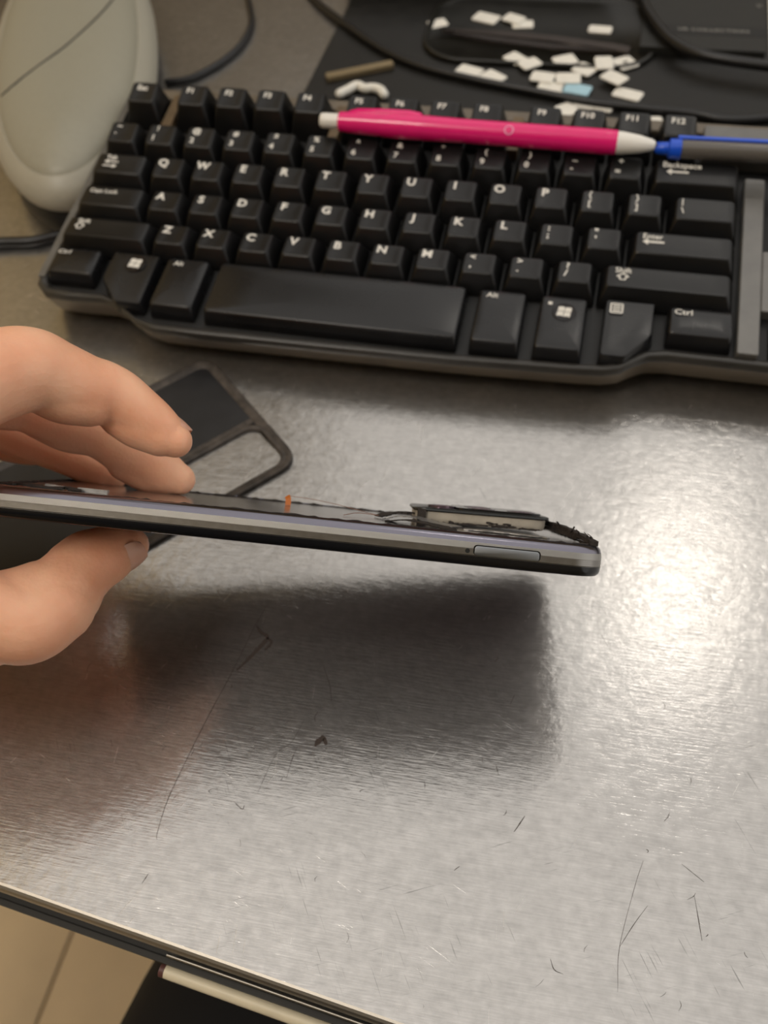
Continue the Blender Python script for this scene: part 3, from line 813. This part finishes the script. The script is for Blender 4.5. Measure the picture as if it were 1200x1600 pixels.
# white chips
def chip(u, v, w, d, rot, label, z=TRZ, blue=False, th=1.0):
    p = on_z(u, v, z + th); w *= 1.02; d *= 1.08
    o = Geo().rings([rrect(-w / 2 + 0.2, w / 2 - 0.2, -d / 2 + 0.2, d / 2 - 0.2, 1.2, 0, 3), rrect(-w / 2, w / 2, -d / 2, d / 2, 1.4, 0.25, 3),
                     rrect(-w / 2, w / 2, -d / 2, d / 2, 1.4, th - 0.2, 3), rrect(-w / 2 + 0.25, w / 2 - 0.25, -d / 2 + 0.25, d / 2 - 0.25, 1.2, th, 3)]).build('plastic_chip', M['chip_blue'] if blue else M['chip'])
    o.location = (p.x * S, p.y * S, z * S); o.rotation_euler = (0, 0, math.radians(rot))
    return tag(o, label, 'chip', 'white chips scattered behind the keyboard')
chips = [
 (684, 36, 11, 9, 30, 'white chip at the pointed end of the tweezers', MZ),
 (760, 27, 15, 9.5, -20, 'large white chip nearest the black box, left of the pair', TRZ),
 (803, 28, 12, 8.5, -25, 'white chip lying on top of another beside the black box', TRZ + 1.1),
 (817, 37, 12, 8, 8, 'white chip half hidden under another above the tweezers', TRZ),
 (938, 45, 13, 7.5, -3, 'lone white chip beyond the tweezers, nearest the thick cable', TRZ),
 (805, 90, 11.5, 9, -40, 'white chip below the tweezers middle, touching its right neighbour', TRZ),
 (828, 98, 11.5, 8.5, 40, 'white chip turned against its left neighbour below the tweezers', TRZ + 1.1),
 (883, 93, 12.5, 9.5, 28, 'lone white chip in the middle of the tray below the tweezers', TRZ),
 (914, 107, 11.5, 10, -30, 'white chip at the left of the touching cluster of four', TRZ),
 (944, 97, 9.5, 12, 10, 'upright white chip in the touching cluster of four', TRZ + 1.1),
 (977, 97, 11, 11.5, 35, 'white chip with a dark spot at the right of the cluster', TRZ),
 (960, 120, 13, 9, -35, 'white chip at the bottom of the touching cluster of four', TRZ + 2.2),
 (848, 119, 12.5, 9, -8, 'white chip lying over a pale blue one, left of two', TRZ + 1.1),
 (888, 121, 13, 9.5, 6, 'white chip lying over the bright blue one, right of two', TRZ + 1.1),
 (981, 146, 15, 8.5, -18, 'white chip alone at the lower right, outside the tray', MZ),
 (733, 110, 14, 9.5, -20, 'left one of two touching white chips at the tray front', MZ + 0.02),
 (770, 119, 13, 9.5, -35, 'right one of two touching white chips at the tray front', MZ + 1.1),
 (886, 170, 11, 9, -50, 'white chip standing out between F9 and F10 keys', MZ),
 (912, 163, 11, 6, -8, 'thin white chip showing just above the F10 key', MZ),
 (943, 167, 10, 6, -15, 'small white chip showing between F10 and F11 keys', MZ),
 (1022, 186, 8, 5, 10, 'tiny white chip between the F11 and F12 keys', MZ),
]
for c in chips: chip(*c[:5], c[5], c[6])
chip(862, 134, 14, 8, -10, 'pale blue-white chip peeking from under a white one', TRZ, False)
chip(901, 138, 15, 9, -12, 'light blue chip under the white one at the tray front', TRZ, True)
o = mesh_obj('dark_spot', [(*(Vector((0, 0, 0)) + Vector((1.5 * math.cos(k), 1.2 * math.sin(k), 0.05)))[:2], 1.06) for k in [i * math.pi / 5 for i in range(10)]], [tuple(range(10))], M['seam'])
for cobj in COL.objects:
    if cobj.get('label', '').startswith('white chip with a dark spot'): o.parent = cobj; break
# wavy white strip behind F5
P = [tuple(on_z(u, v, 4)) for u, v in ((531, 146), (546, 139), (558, 133), (570, 138), (582, 137), (594, 140), (600, 147))]
P = [(x, y, MZ + 2.6) for x, y, z in P]
tag(tube_obj('plastic_strip', catmull(P, 5), 2.5, M['chip'], None, 8, (True, True), 1.0), 'wavy white plastic strip behind the F5 key', 'plastic strip')

# ================================================================== phone
PE1 = Vector((0.979355, 0.148528, -0.137125)).normalized()
h_ = Vector((-PE1.y, PE1.x, 0)).normalized(); up_ = PE1.cross(h_)
th = math.radians(-51.0)
PE2 = h_ * math.cos(th) + up_ * math.sin(th); PN = PE1.cross(PE2)
PP = ray_pt(948, 907, 239.5)
rotP = Matrix((PE1, PE2, PN)).transposed()
phone = thing('phone', 'opened grey smartphone held edge-on with its back cover removed', 'phone', PP, rotP)
LP, WP = 165.0, 76.0
def pr(ins, z, r=9.0): return rrect(-LP + ins, -ins, ins, WP - ins, max(r - ins, 1.0), z, 8)
Geo().rings([pr(0.9, 0.35), pr(0.35, 0.9), pr(0.08, 1.6), pr(0, 2.75)], cap0=False, cap1=True).build('screen_frame', M['ph_black'], phone, True, 40)
Geo().rings([pr(2.0, 0.12), pr(0.9, 0.35)], cap0=True, cap1=False).build('screen_glass', M['glass'], phone, True, 40)
Geo().rings([pr(0.12, 2.72), pr(0.10, 2.85), pr(0.0, 3.0), pr(0.02, 4.6)], cap0=True, cap1=True).build('side_frame', M['alu'], phone, True, 20)
Geo().rings([pr(0.03, 4.6), pr(0.0, 4.7), pr(0.12, 6.35)], cap0=True, cap1=True).build('knurled_band', M['knurl'], phone, True, 20)
Geo().rings([pr(0.12, 6.35), pr(0.2, 6.5), pr(0.55, 7.3), pr(1.1, 7.9), pr(1.9, 8.35), pr(2.6, 8.5), pr(2.8, 8.1)], cap0=True, cap1=False).build('back_bevel', M['alu_top'], phone, True, 60)
Geo().rings([pr(2.7, 7.2), pr(2.7, 8.15)], cap0=True, cap1=True).build('inner_plate', M['inner'], phone, False)
# glued edge bead left around the opening
bead = Geo(); rb = random.Random(5)
path = pr(3.4, 8.35)
path = [p for p in path] + [path[0]]
pts = []
for (x0, y0, z0), (x1, y1, z1) in zip(path, path[1:]):
    n = max(1, int(math.hypot(x1 - x0, y1 - y0) / 1.6))
    for k in range(n): pts.append((x0 + (x1 - x0) * k / n, y0 + (y1 - y0) * k / n, 8.25))
bead.rings(tube(pts, [0.32 + rb.uniform(-0.22, 0.25) for _ in pts], 6, upv=(0, 0, 1)))
bead.build('adhesive_bead', M['grime'], phone)
# card tray and pin hole on the near side
g = Geo()
def sidepatch(x0, x1, z0, z1, y, r): return [(px_, y, pz_) for px_, pz_, _ in rrect(x0, x1, z0, z1, r, 0, 4)]
Geo().rings([sidepatch(-35.1, -17.7, 3.0, 5.75, 0.5, 0.9), sidepatch(-35.1, -17.7, 3.0, 5.75, -0.03, 0.9)]).build('tray_gap', M['ph_black'], phone)
Geo().rings([sidepatch(-34.75, -18.05, 2.95, 5.45, 0.5, 0.75), sidepatch(-34.75, -18.05, 2.95, 5.45, -0.10, 0.75), sidepatch(-34.6, -18.2, 3.1, 5.3, -0.16, 0.7)]).build('card_tray', M['sim'], phone, True, 30)
Geo().rings([[(-36.6 + 0.62 * math.cos(k * math.pi / 8), y, 4.0 + 0.62 * math.sin(k * math.pi / 8)) for k in range(16)] for y in (0.4, -0.05)]).build('pin_hole', M['rubber'], phone)
# side speaker/power recess line is left plain; camera block on the back
cam_rot = Matrix.Rotation(math.radians(-1.2), 3, 'Y')
def cm(g):
    g.v = [tuple(cam_rot @ Vector((v[0] + 30, v[1], v[2] - 9)) + Vector((-30, 0, 9))) for v in g.v]; return g
def cr(k, z): return rrect(-49.5 + k, -10 - k, 34 + k, 62 - k, 4.5, z, 5)
cam_block = cm(Geo().rings([cr(0.9, 8.7), cr(0.5, 9.0), cr(0.2, 10.2), cr(0.2, 11.9), cr(0.8, 12.3)])).build('camera_frame', M['cam_side'], phone, True, 40)
cm(Geo().rings([cr(-0.5, 12.1), cr(-0.7, 12.3), cr(-0.6, 12.8), cr(0.0, 13.0)])).build('camera_plate', M['cam_top'], phone, True, 40)
cm(Geo().rings([[(x, y, z) for x, y, z in rrect(-37, -11.5, 37, 60, 3, z, 4)] for z in (12.9, 13.6)])).build('camera_glass', M['ph_black'], phone)
for lx, ly in ((-41, 43), (-29, 43), (-17, 43), (-29, 54)):
    cm(Geo().rings([[(lx + r * math.cos(k * math.pi / 10), ly + r * math.sin(k * math.pi / 10), z) for k in range(20)] for r, z in ((4.2, 12.9), (4.2, 13.75), (3.4, 13.75), (3.2, 13.3))])).build('camera_lens', M['glass'], phone, True, 40)
# dirt clinging to the camera block
for k in range(16):
    x = rb.uniform(-46, -14); w = rb.uniform(0.5, 2.6); z = rb.choice([8.9, 9.0, 9.1, 9.3, 9.9])
    pts = [(x + w * (t - 0.5) * 2, 34.15, z + rb.uniform(-0.12, 0.12)) for t in (0, 0.25, 0.5, 0.75, 1)]
    cm(Geo().rings(tube(pts, [rb.uniform(0.12, 0.38) for _ in pts], 6, (True, True)))).build('dirt_fleck', M['grime'], phone)
cm(Geo().box(-48.6, -46.2, 33.2, 36, 9.0, 12.6)).build('torn_corner', M['grime'], phone)
# bent strips of black tape
def ribbon(pts, w, material, name, thick=0.35, jag=0.0, upv=(0, 0, 1)):
    P = catmull(pts, 6); V = []; F = []; n = len(P)
    for i, p in enumerate(P):
        a = Vector(P[max(0, i - 1)]); b = Vector(P[min(n - 1, i + 1)]); t = (b - a).normalized()
        s_ = t.cross(Vector(upv)).normalized(); nn = s_.cross(t)
        p = Vector(p); j1, j2 = rb.uniform(0, jag), rb.uniform(0, jag)
        V += [p + s_ * (w - j1) + nn * thick, p - s_ * (w - j2) + nn * thick, p - s_ * (w - j2) - nn * thick, p + s_ * (w - j1) - nn * thick]
    for i in range(n - 1):
        for k in range(4):
            F.append((4 * i + k, 4 * i + (k + 1) % 4, 4 * i + 4 + (k + 1) % 4, 4 * i + 4 + k))
    F += [(0, 1, 2, 3), (4 * n - 1, 4 * n - 2, 4 * n - 3, 4 * n - 4)]
    return mesh_obj(name, V, F, material, phone)
ribbon([(-11, 52, 11.2), (-8, 44, 11.3), (-5.5, 33, 10.8), (-4, 21, 10.0), (-3.0, 11, 9.3), (-3.2, 5, 8.8)], 1.5, M['grime'], 'frayed_tape', 0.6, 0.9)
ribbon([(-10, 46, 10.3), (-7, 38, 10.0), (-5, 28, 9.5), (-4, 20, 9.1)], 1.2, M['grime'], 'frayed_tape', 0.4, 0.7)
for k in range(9):
    t = rb.random(); x = -10 + 7 * t; y = 48 - 40 * t; z = 11.6 - 2.2 * t
    ribbon([(x, y, z), (x + rb.uniform(-.6, .6), y - rb.uniform(.2, 1), z + rb.uniform(.5, 1.3)), (x + rb.uniform(-1, 1), y - rb.uniform(.5, 2), z + rb.uniform(.8, 1.8))], 0.22, M['grime'], 'tape_fibre', 0.1)
ribbon([(-58, 30, 8.4), (-54, 29, 9.6), (-49, 28, 9.8), (-44, 26, 9.0), (-38, 23, 8.5)], 5.0, M['foil'], 'torn_foil', 0.12, 2.0)
ribbon([(-57, 22, 8.3), (-52, 20, 9.2), (-46, 17, 8.9), (-40, 12, 8.3)], 4.0, M['grime'], 'torn_tape', 0.15, 2.0)
ribbon([(-60, 36, 8.6), (-56, 38, 9.8), (-51, 40, 10.4), (-47, 42, 10.2)], 3.0, M['grime'], 'torn_tape', 0.2, 1.5)
ribbon([(-36, 20, 8.3), (-28, 19, 8.6), (-20, 19, 8.5), (-13, 20, 8.3)], 4.0, M['foil'], 'torn_foil', 0.1, 1.5)
# orange film tab standing on the plate, thread of wire
ribbon([(-88.3, 52, 8.2), (-88.3, 52.2, 9.0), (-88.4, 52.8, 10.2), (-88.9, 53.8, 11.0)], 0.9, M['kapton'], 'film_tab', 0.12, 0.1, upv=(0, 1, 0))
g = Geo(); g.rings(tube(catmull([(-88, 52, 11.2), (-80, 50, 10.9), (-72, 46, 10.2), (-66, 42, 9.4), (-59, 36, 8.6)], 6), 0.09, 5)); g.build('wire_thread', M['wire'], phone)
g = Geo(); g.rings(tube(catmull([(-60, 34, 8.9), (-66, 30, 9.2), (-70, 26, 8.4)], 6), 0.1, 5)); g.build('wire_thread', M['wire'], phone)
# small metal clips near the hand
for x, y, l in ((-137, 12, 4.0), (-146, 10, 2.0), (-149, 14, 1.4)):
    Geo().box(x - l, x + l, y - 0.9, y + 0.9, 8.2, 9.3).build('metal_clip', M['foil'], phone)
ribbon([(-160, 8, 8.3), (-154, 9, 8.8), (-148, 7, 8.6), (-143, 9, 9.0), (-140, 8, 8.4)], 2.6, M['grime'], 'torn_tape', 0.3, 1.4)

# ================================================================== loose back cover on the table
cs = Vector((0.747, -0.665, 0)).normalized(); cl = Vector((-cs.y * -1, 0, 0))
cl = Vector((-0.665, -0.747, 0)).normalized()
rotC = Matrix((cs, -cl, Vector((0, 0, 1)))).transposed()   # local x across, local y up towards the cut-out end
cover = thing('back_cover', 'loose black phone back cover with camera cut-out, lying on the table', 'phone cover', (104.6, -122.6, 0), rotC)
HW, LC = 36.6, 160.0
def c_out(z, k=0): return rrect(-HW + k, HW - k, -LC + k, 0 - k, 8 - k, z, 6)
hx0, hx1, hy0, hy1 = 9.8, 33.0, -44, -4.2
def holed(z_out, k_out, z_in, k_in):
    """flat plate with the camera opening"""
    outer = c_out(z_out, k_out); inner_ = rrect(hx0 - k_in, hx1 + k_in, hy0 - k_in, hy1 + k_in, 6, z_in, 6)
    return outer, inner_
bm = bmesh.new()
def loop(pts): 
    vs = [bm.verts.new((p[0] * S, p[1] * S, p[2] * S)) for p in pts]
    return vs, [bm.edges.new((vs[i], vs[(i + 1) % len(vs)])) for i in range(len(vs))]
o1, i1 = holed(1.1, 4.0, 1.1, 2.2)
v1, e1_ = loop(o1); v2, e2_ = loop(i1)
bmesh.ops.triangle_fill(bm, use_beauty=True, use_dissolve=False, edges=e1_ + e2_)
me = bpy.data.meshes.new('panel'); bm.to_mesh(me); bm.free(); me.materials.append(M['cover'])
link(bpy.data.objects.new('panel', me), cover)
Geo().rings([c_out(1.1, 4.0), c_out(1.4, 3.7), c_out(1.6, 2.0), c_out(2.1, 0.8), c_out(2.0, 0.2), c_out(1.2, 0.0), c_out(0.3, 0.6), c_out(0.05, 1.6)], cap0=False, cap1=False).build('raised_rim', M['cover_rim'], cover, True, 50)
def h_in(z, k): return rrect(hx0 - k, hx1 + k, hy0 - k, hy1 + k, 6 + k * 0.5, z, 6)
Geo().rings([h_in(1.1, 2.2), h_in(1.5, 1.9), h_in(1.6, 0.4), h_in(1.2, 0.0), h_in(0.1, 0.0)], cap0=False, cap1=False).build('cutout_rim', M['cover_rim'], cover, True, 50)
g = Geo(); g.rings([rrect(5.6, 8.2, -46, -4, 1, z, 2) for z in (1.1, 1.35)]); g.build('glue_strip', M['cover_rim'], cover)

# ================================================================== the person: hand, sleeve, trousers
person = thing('person', 'seated person in black trousers whose bare left hand grips the phone', 'person', (60, -420, FLOOR_Z))
pinv = person.matrix_world.inverted()
def loc_pts(pts): return [tuple((pinv @ (Vector(p) * S)) / S) for p in pts]

parts = Geo()
def limb(spec, seg=22, ends=(True, True), n=7, squash=1.0, upv=None):
    P = [(*ray_pt(u, v, z), r) for u, v, z, r in spec]
    C = catmull(P, n)
    parts.rings(tube([c[:3] for c in C], [max(c[3], 0.5) for c in C], seg, ends, squash, upv))
# fingers (sightings of the joints with their distance and radius)
index_f = [(-150, 655, 224, 14.0), (-60, 606, 231, 12.3), (10, 582, 239, 11.6), (50, 578, 243, 11.1), (88, 590, 247, 10.0), (132, 607, 252, 9.4), (160, 613, 255, 8.9), (184, 622, 257, 8.2), (210, 642, 259, 7.8), (238, 663, 261, 7.2), (262, 681, 262, 6.0), (274, 689, 262, 4.9)]
middle_f = [(-170, 672, 252, 12.5), (-60, 618, 265, 10.8), (30, 622, 275, 10.0), (70, 641, 278, 8.9), (115, 660, 281, 8.4), (150, 674, 283, 7.9), (172, 688, 284, 7.5), (195, 704, 285, 7.5), (225, 720, 286, 7.3), (255, 737, 286, 6.8), (274, 746, 286, 5.6), (281, 749, 286, 4.9)]
ring_f = [(-185, 692, 276, 11.5), (-90, 648, 290, 9.8), (-20, 655, 298, 9.0), (25, 676, 301, 7.9), (70, 694, 303, 7.4), (105, 710, 304, 6.8), (140, 726, 305, 6.6), (165, 738, 305, 6.0), (176, 742, 305, 5.0)]
pinky_f = [(-200, 712, 300, 10.0), (-130, 672, 309, 8.2), (-60, 676, 314, 7.2), (-10, 689, 317, 6.2), (30, 699, 318, 5.8), (55, 705, 318, 5.0), (66, 707, 318, 4.2)]
thumb_f = [(-330, 930, 246, 19), (-220, 985, 246, 17.5), (-130, 998, 247, 15.2), (-40, 975, 251, 13.2), (30, 955, 255, 12.2), (66, 942, 258, 12.0), (96, 925, 260, 11.4), (118, 900, 263, 10.0), (142, 880, 266, 9.2), (168, 866, 269, 8.6), (190, 856, 271, 7.2), (203, 852, 272, 5.6)]
for f_ in (index_f, middle_f, ring_f, pinky_f): limb(f_)
limb(thumb_f)
# flexor pads between the joint folds
limb([(62, 600, 246, 7.8), (100, 614, 249, 8.4), (138, 624, 252, 7.6)])
limb([(190, 648, 259, 6.6), (218, 664, 260, 6.9), (250, 682, 261, 5.8)])
limb([(60, 655, 280, 6.0), (105, 672, 282, 6.8), (140, 682, 283, 6.0)])
limb([(195, 724, 286, 5.6), (232, 738, 287, 6.4), (262, 748, 287, 5.4)])
limb([(-10, 960, 250, 11.5), (40, 972, 253, 11.8), (88, 946, 257, 10.8)])
limb([(108, 884, 264, 7.0), (135, 868, 267, 7.4), (165, 856, 270, 6.4)])
# palm: rays from each knuckle back to the wrist
wrist = ray_pt(-560, 800, 262)
WU, WV, WZ = -560, 800, 262
for (u, v, z, r) in ((-150, 655, 224, 14.0), (-170, 672, 252, 13.0), (-185, 692, 276, 12.0), (-200, 712, 300, 10.5)):
    limb([(u, v, z, r), ((u + WU) / 2, (v + WV) / 2 - 10, (z + WZ) / 2, r + 3), (WU, WV, WZ, 17)], n=8)
limb([(-330, 930, 246, 19), (-450, 870, 252, 19), (WU, WV, WZ, 19)])
limb([(-145, 690, 255, 16), (-150, 800, 258, 17), (-150, 930, 252, 16)])
limb([(-150, 705, 288, 14), (-155, 800, 276, 17), (-150, 930, 255, 16)])
limb([(-95, 630, 238, 12), (-100, 637, 265, 13), (-110, 662, 290, 12), (-125, 690, 304, 10)])
limb([(-210, 820, 246, 15), (-330, 820, 255, 20), (-480, 810, 260, 20)])
limb([(WU + 40, WV, WZ, 20), (WU - 150, WV + 40, 266, 23), (WU - 420, WV + 110, 280, 30), (WU - 560, WV + 150, 290, 33)], seg=26)
hand_o = mesh_obj('hand', loc_pts(parts.v), parts.f, M['skin'], person, True)
rm = hand_o.modifiers.new('remesh', 'REMESH'); rm.mode = 'VOXEL'; rm.voxel_size = 0.0008
sm = hand_o.modifiers.new('smooth', 'SMOOTH'); sm.factor = 0.5; sm.iterations = 5
dg = bpy.context.evaluated_depsgraph_get()
me = bpy.data.meshes.new_from_object(hand_o.evaluated_get(dg))
hand_o.modifiers.clear(); hand_o.data = me; me.name = 'hand'
if not me.materials: me.materials.append(M['skin'])
me.polygons.foreach_set('use_smooth', [True] * len(me.polygons))

def nail(center, along_v, normal_v, w, l, name='fingernail', curve=0.55, thick=0.35):
    t = Vector(along_v).normalized(); nn = Vector(normal_v); nn = (nn - t * nn.dot(t)).normalized(); s_ = t.cross(nn)
    V = []; F = []; nx, ny = 8, 8
    for lay in (0, -thick):
        for j in range(ny + 1):
            for i in range(nx + 1):
                a = -1 + 2 * i / nx; b = -1 + 2 * j / ny
                k = math.sqrt(max(0.0, 1 - (abs(b) ** 3.2) * 0.55))
                x = a * w * k; y = b * l * (1 - 0.12 * a * a)
                z = -curve * w * (a * a) * k - 0.12 * l * max(0, b) ** 2 - 0.10 * l * max(0, -b) ** 2
                V.append(Vector(center) + s_ * x + t * y + nn * (z + lay))
    o_ = (nx + 1) * (ny + 1)
    for j in range(ny):
        for i in range(nx):
            q = j * (nx + 1) + i
            F += [(q, q + 1, q + nx + 2, q + nx + 1), (o_ + q, o_ + q + nx + 1, o_ + q + nx + 2, o_ + q + 1)]
    edge = [i for i in range(nx + 1)] + [(j + 1) * (nx + 1) - 1 for j in range(1, ny + 1)] + [ny * (nx + 1) + i for i in range(nx - 1, -1, -1)] + [j * (nx + 1) for j in range(ny - 1, 0, -1)]
    for a, b in zip(edge, edge[1:] + edge[:1]): F.append((a, b, o_ + b, o_ + a))
    return mesh_obj(name, loc_pts(V), F, M['nail'], hand_o if False else person, True, 50)
def dirv(a, b): return (ray_pt(*b) - ray_pt(*a)).normalized()
toc = (CW - ray_pt(250, 670, 261)).normalized()
img_up = -RY; img_rt = RX
ti = dirv((238, 663, 261), (274, 689, 262))
ni = (img_up * 0.92 + img_rt * 0.5 - RZ * -0.35).normalized()
nail(ray_pt(262, 675, 263) + ni * 5.4, ti, ni, 4.6, 5.6)
tt = dirv((142, 880, 266), (203, 852, 272))
nt_ = (img_rt * 0.42 - img_up * 0.62 - RZ * 0.66).normalized()
nail(ray_pt(189, 859, 270.5) + nt_ * 6.9, tt, nt_, 5.4, 7.2, curve=0.42)

# sleeve and trousers, dark cloth
P = [(*ray_pt(u, v, z), r) for u, v, z, r in ((WU - 20, WV + 5, 263, 30), (WU - 200, WV + 55, 270, 35), (WU - 520, WV + 140, 290, 44), (WU - 900, WV + 330, 320, 52))]
C = catmull(P, 6)
g = Geo(); g.rings(tube([c[:3] for c in C], [c[3] for c in C], 20)); g.v = loc_pts(g.v)
g.build('sleeve', M['sleeve'], person, True)
C = catmull([(180, -800, -230, 150), (185, -770, -60, 165), (190, -735, 140, 175), (195, -710, 320, 165), (198, -700, 420, 105), (200, -695, 470, 62)], 6)
g = Geo(); g.rings(tube([c[:3] for c in C], [c[3] for c in C], 26, squash=0.7, upv=(0, 1, 0)))
C = catmull([(60, -715, 345, 62), (-60, -690, 250, 60), (-190, -600, 130, 56), (-245, -480, 62, 52), (-215, -400, 50, 46)], 6)
g.rings(tube([c[:3] for c in C], [c[3] for c in C], 18))
g.v = loc_pts(g.v); g.build('jacket_blocker', M['sleeve'], person, True)  # unseen torso and arm, added to block light from the front left
g = Geo()
kx = Vector((175, -290, -205))
for sx in (0, 190):
    P = [(160 + sx, -262, -560, 52), (161 + sx, -255, -330, 62), (157 + sx, -275, -240, 74), (150 + sx, -340, -212, 82), (142 + sx * 0.8, -520, -205, 88), (140 + sx * 0.7, -740, -200, 98)]
    C = catmull(P, 6); g.rings(tube([c[:3] for c in C], [c[3] for c in C], 22, (False, True)))
g.v = loc_pts(g.v)
tro = g.build('trousers', M['trousers'], person, True)
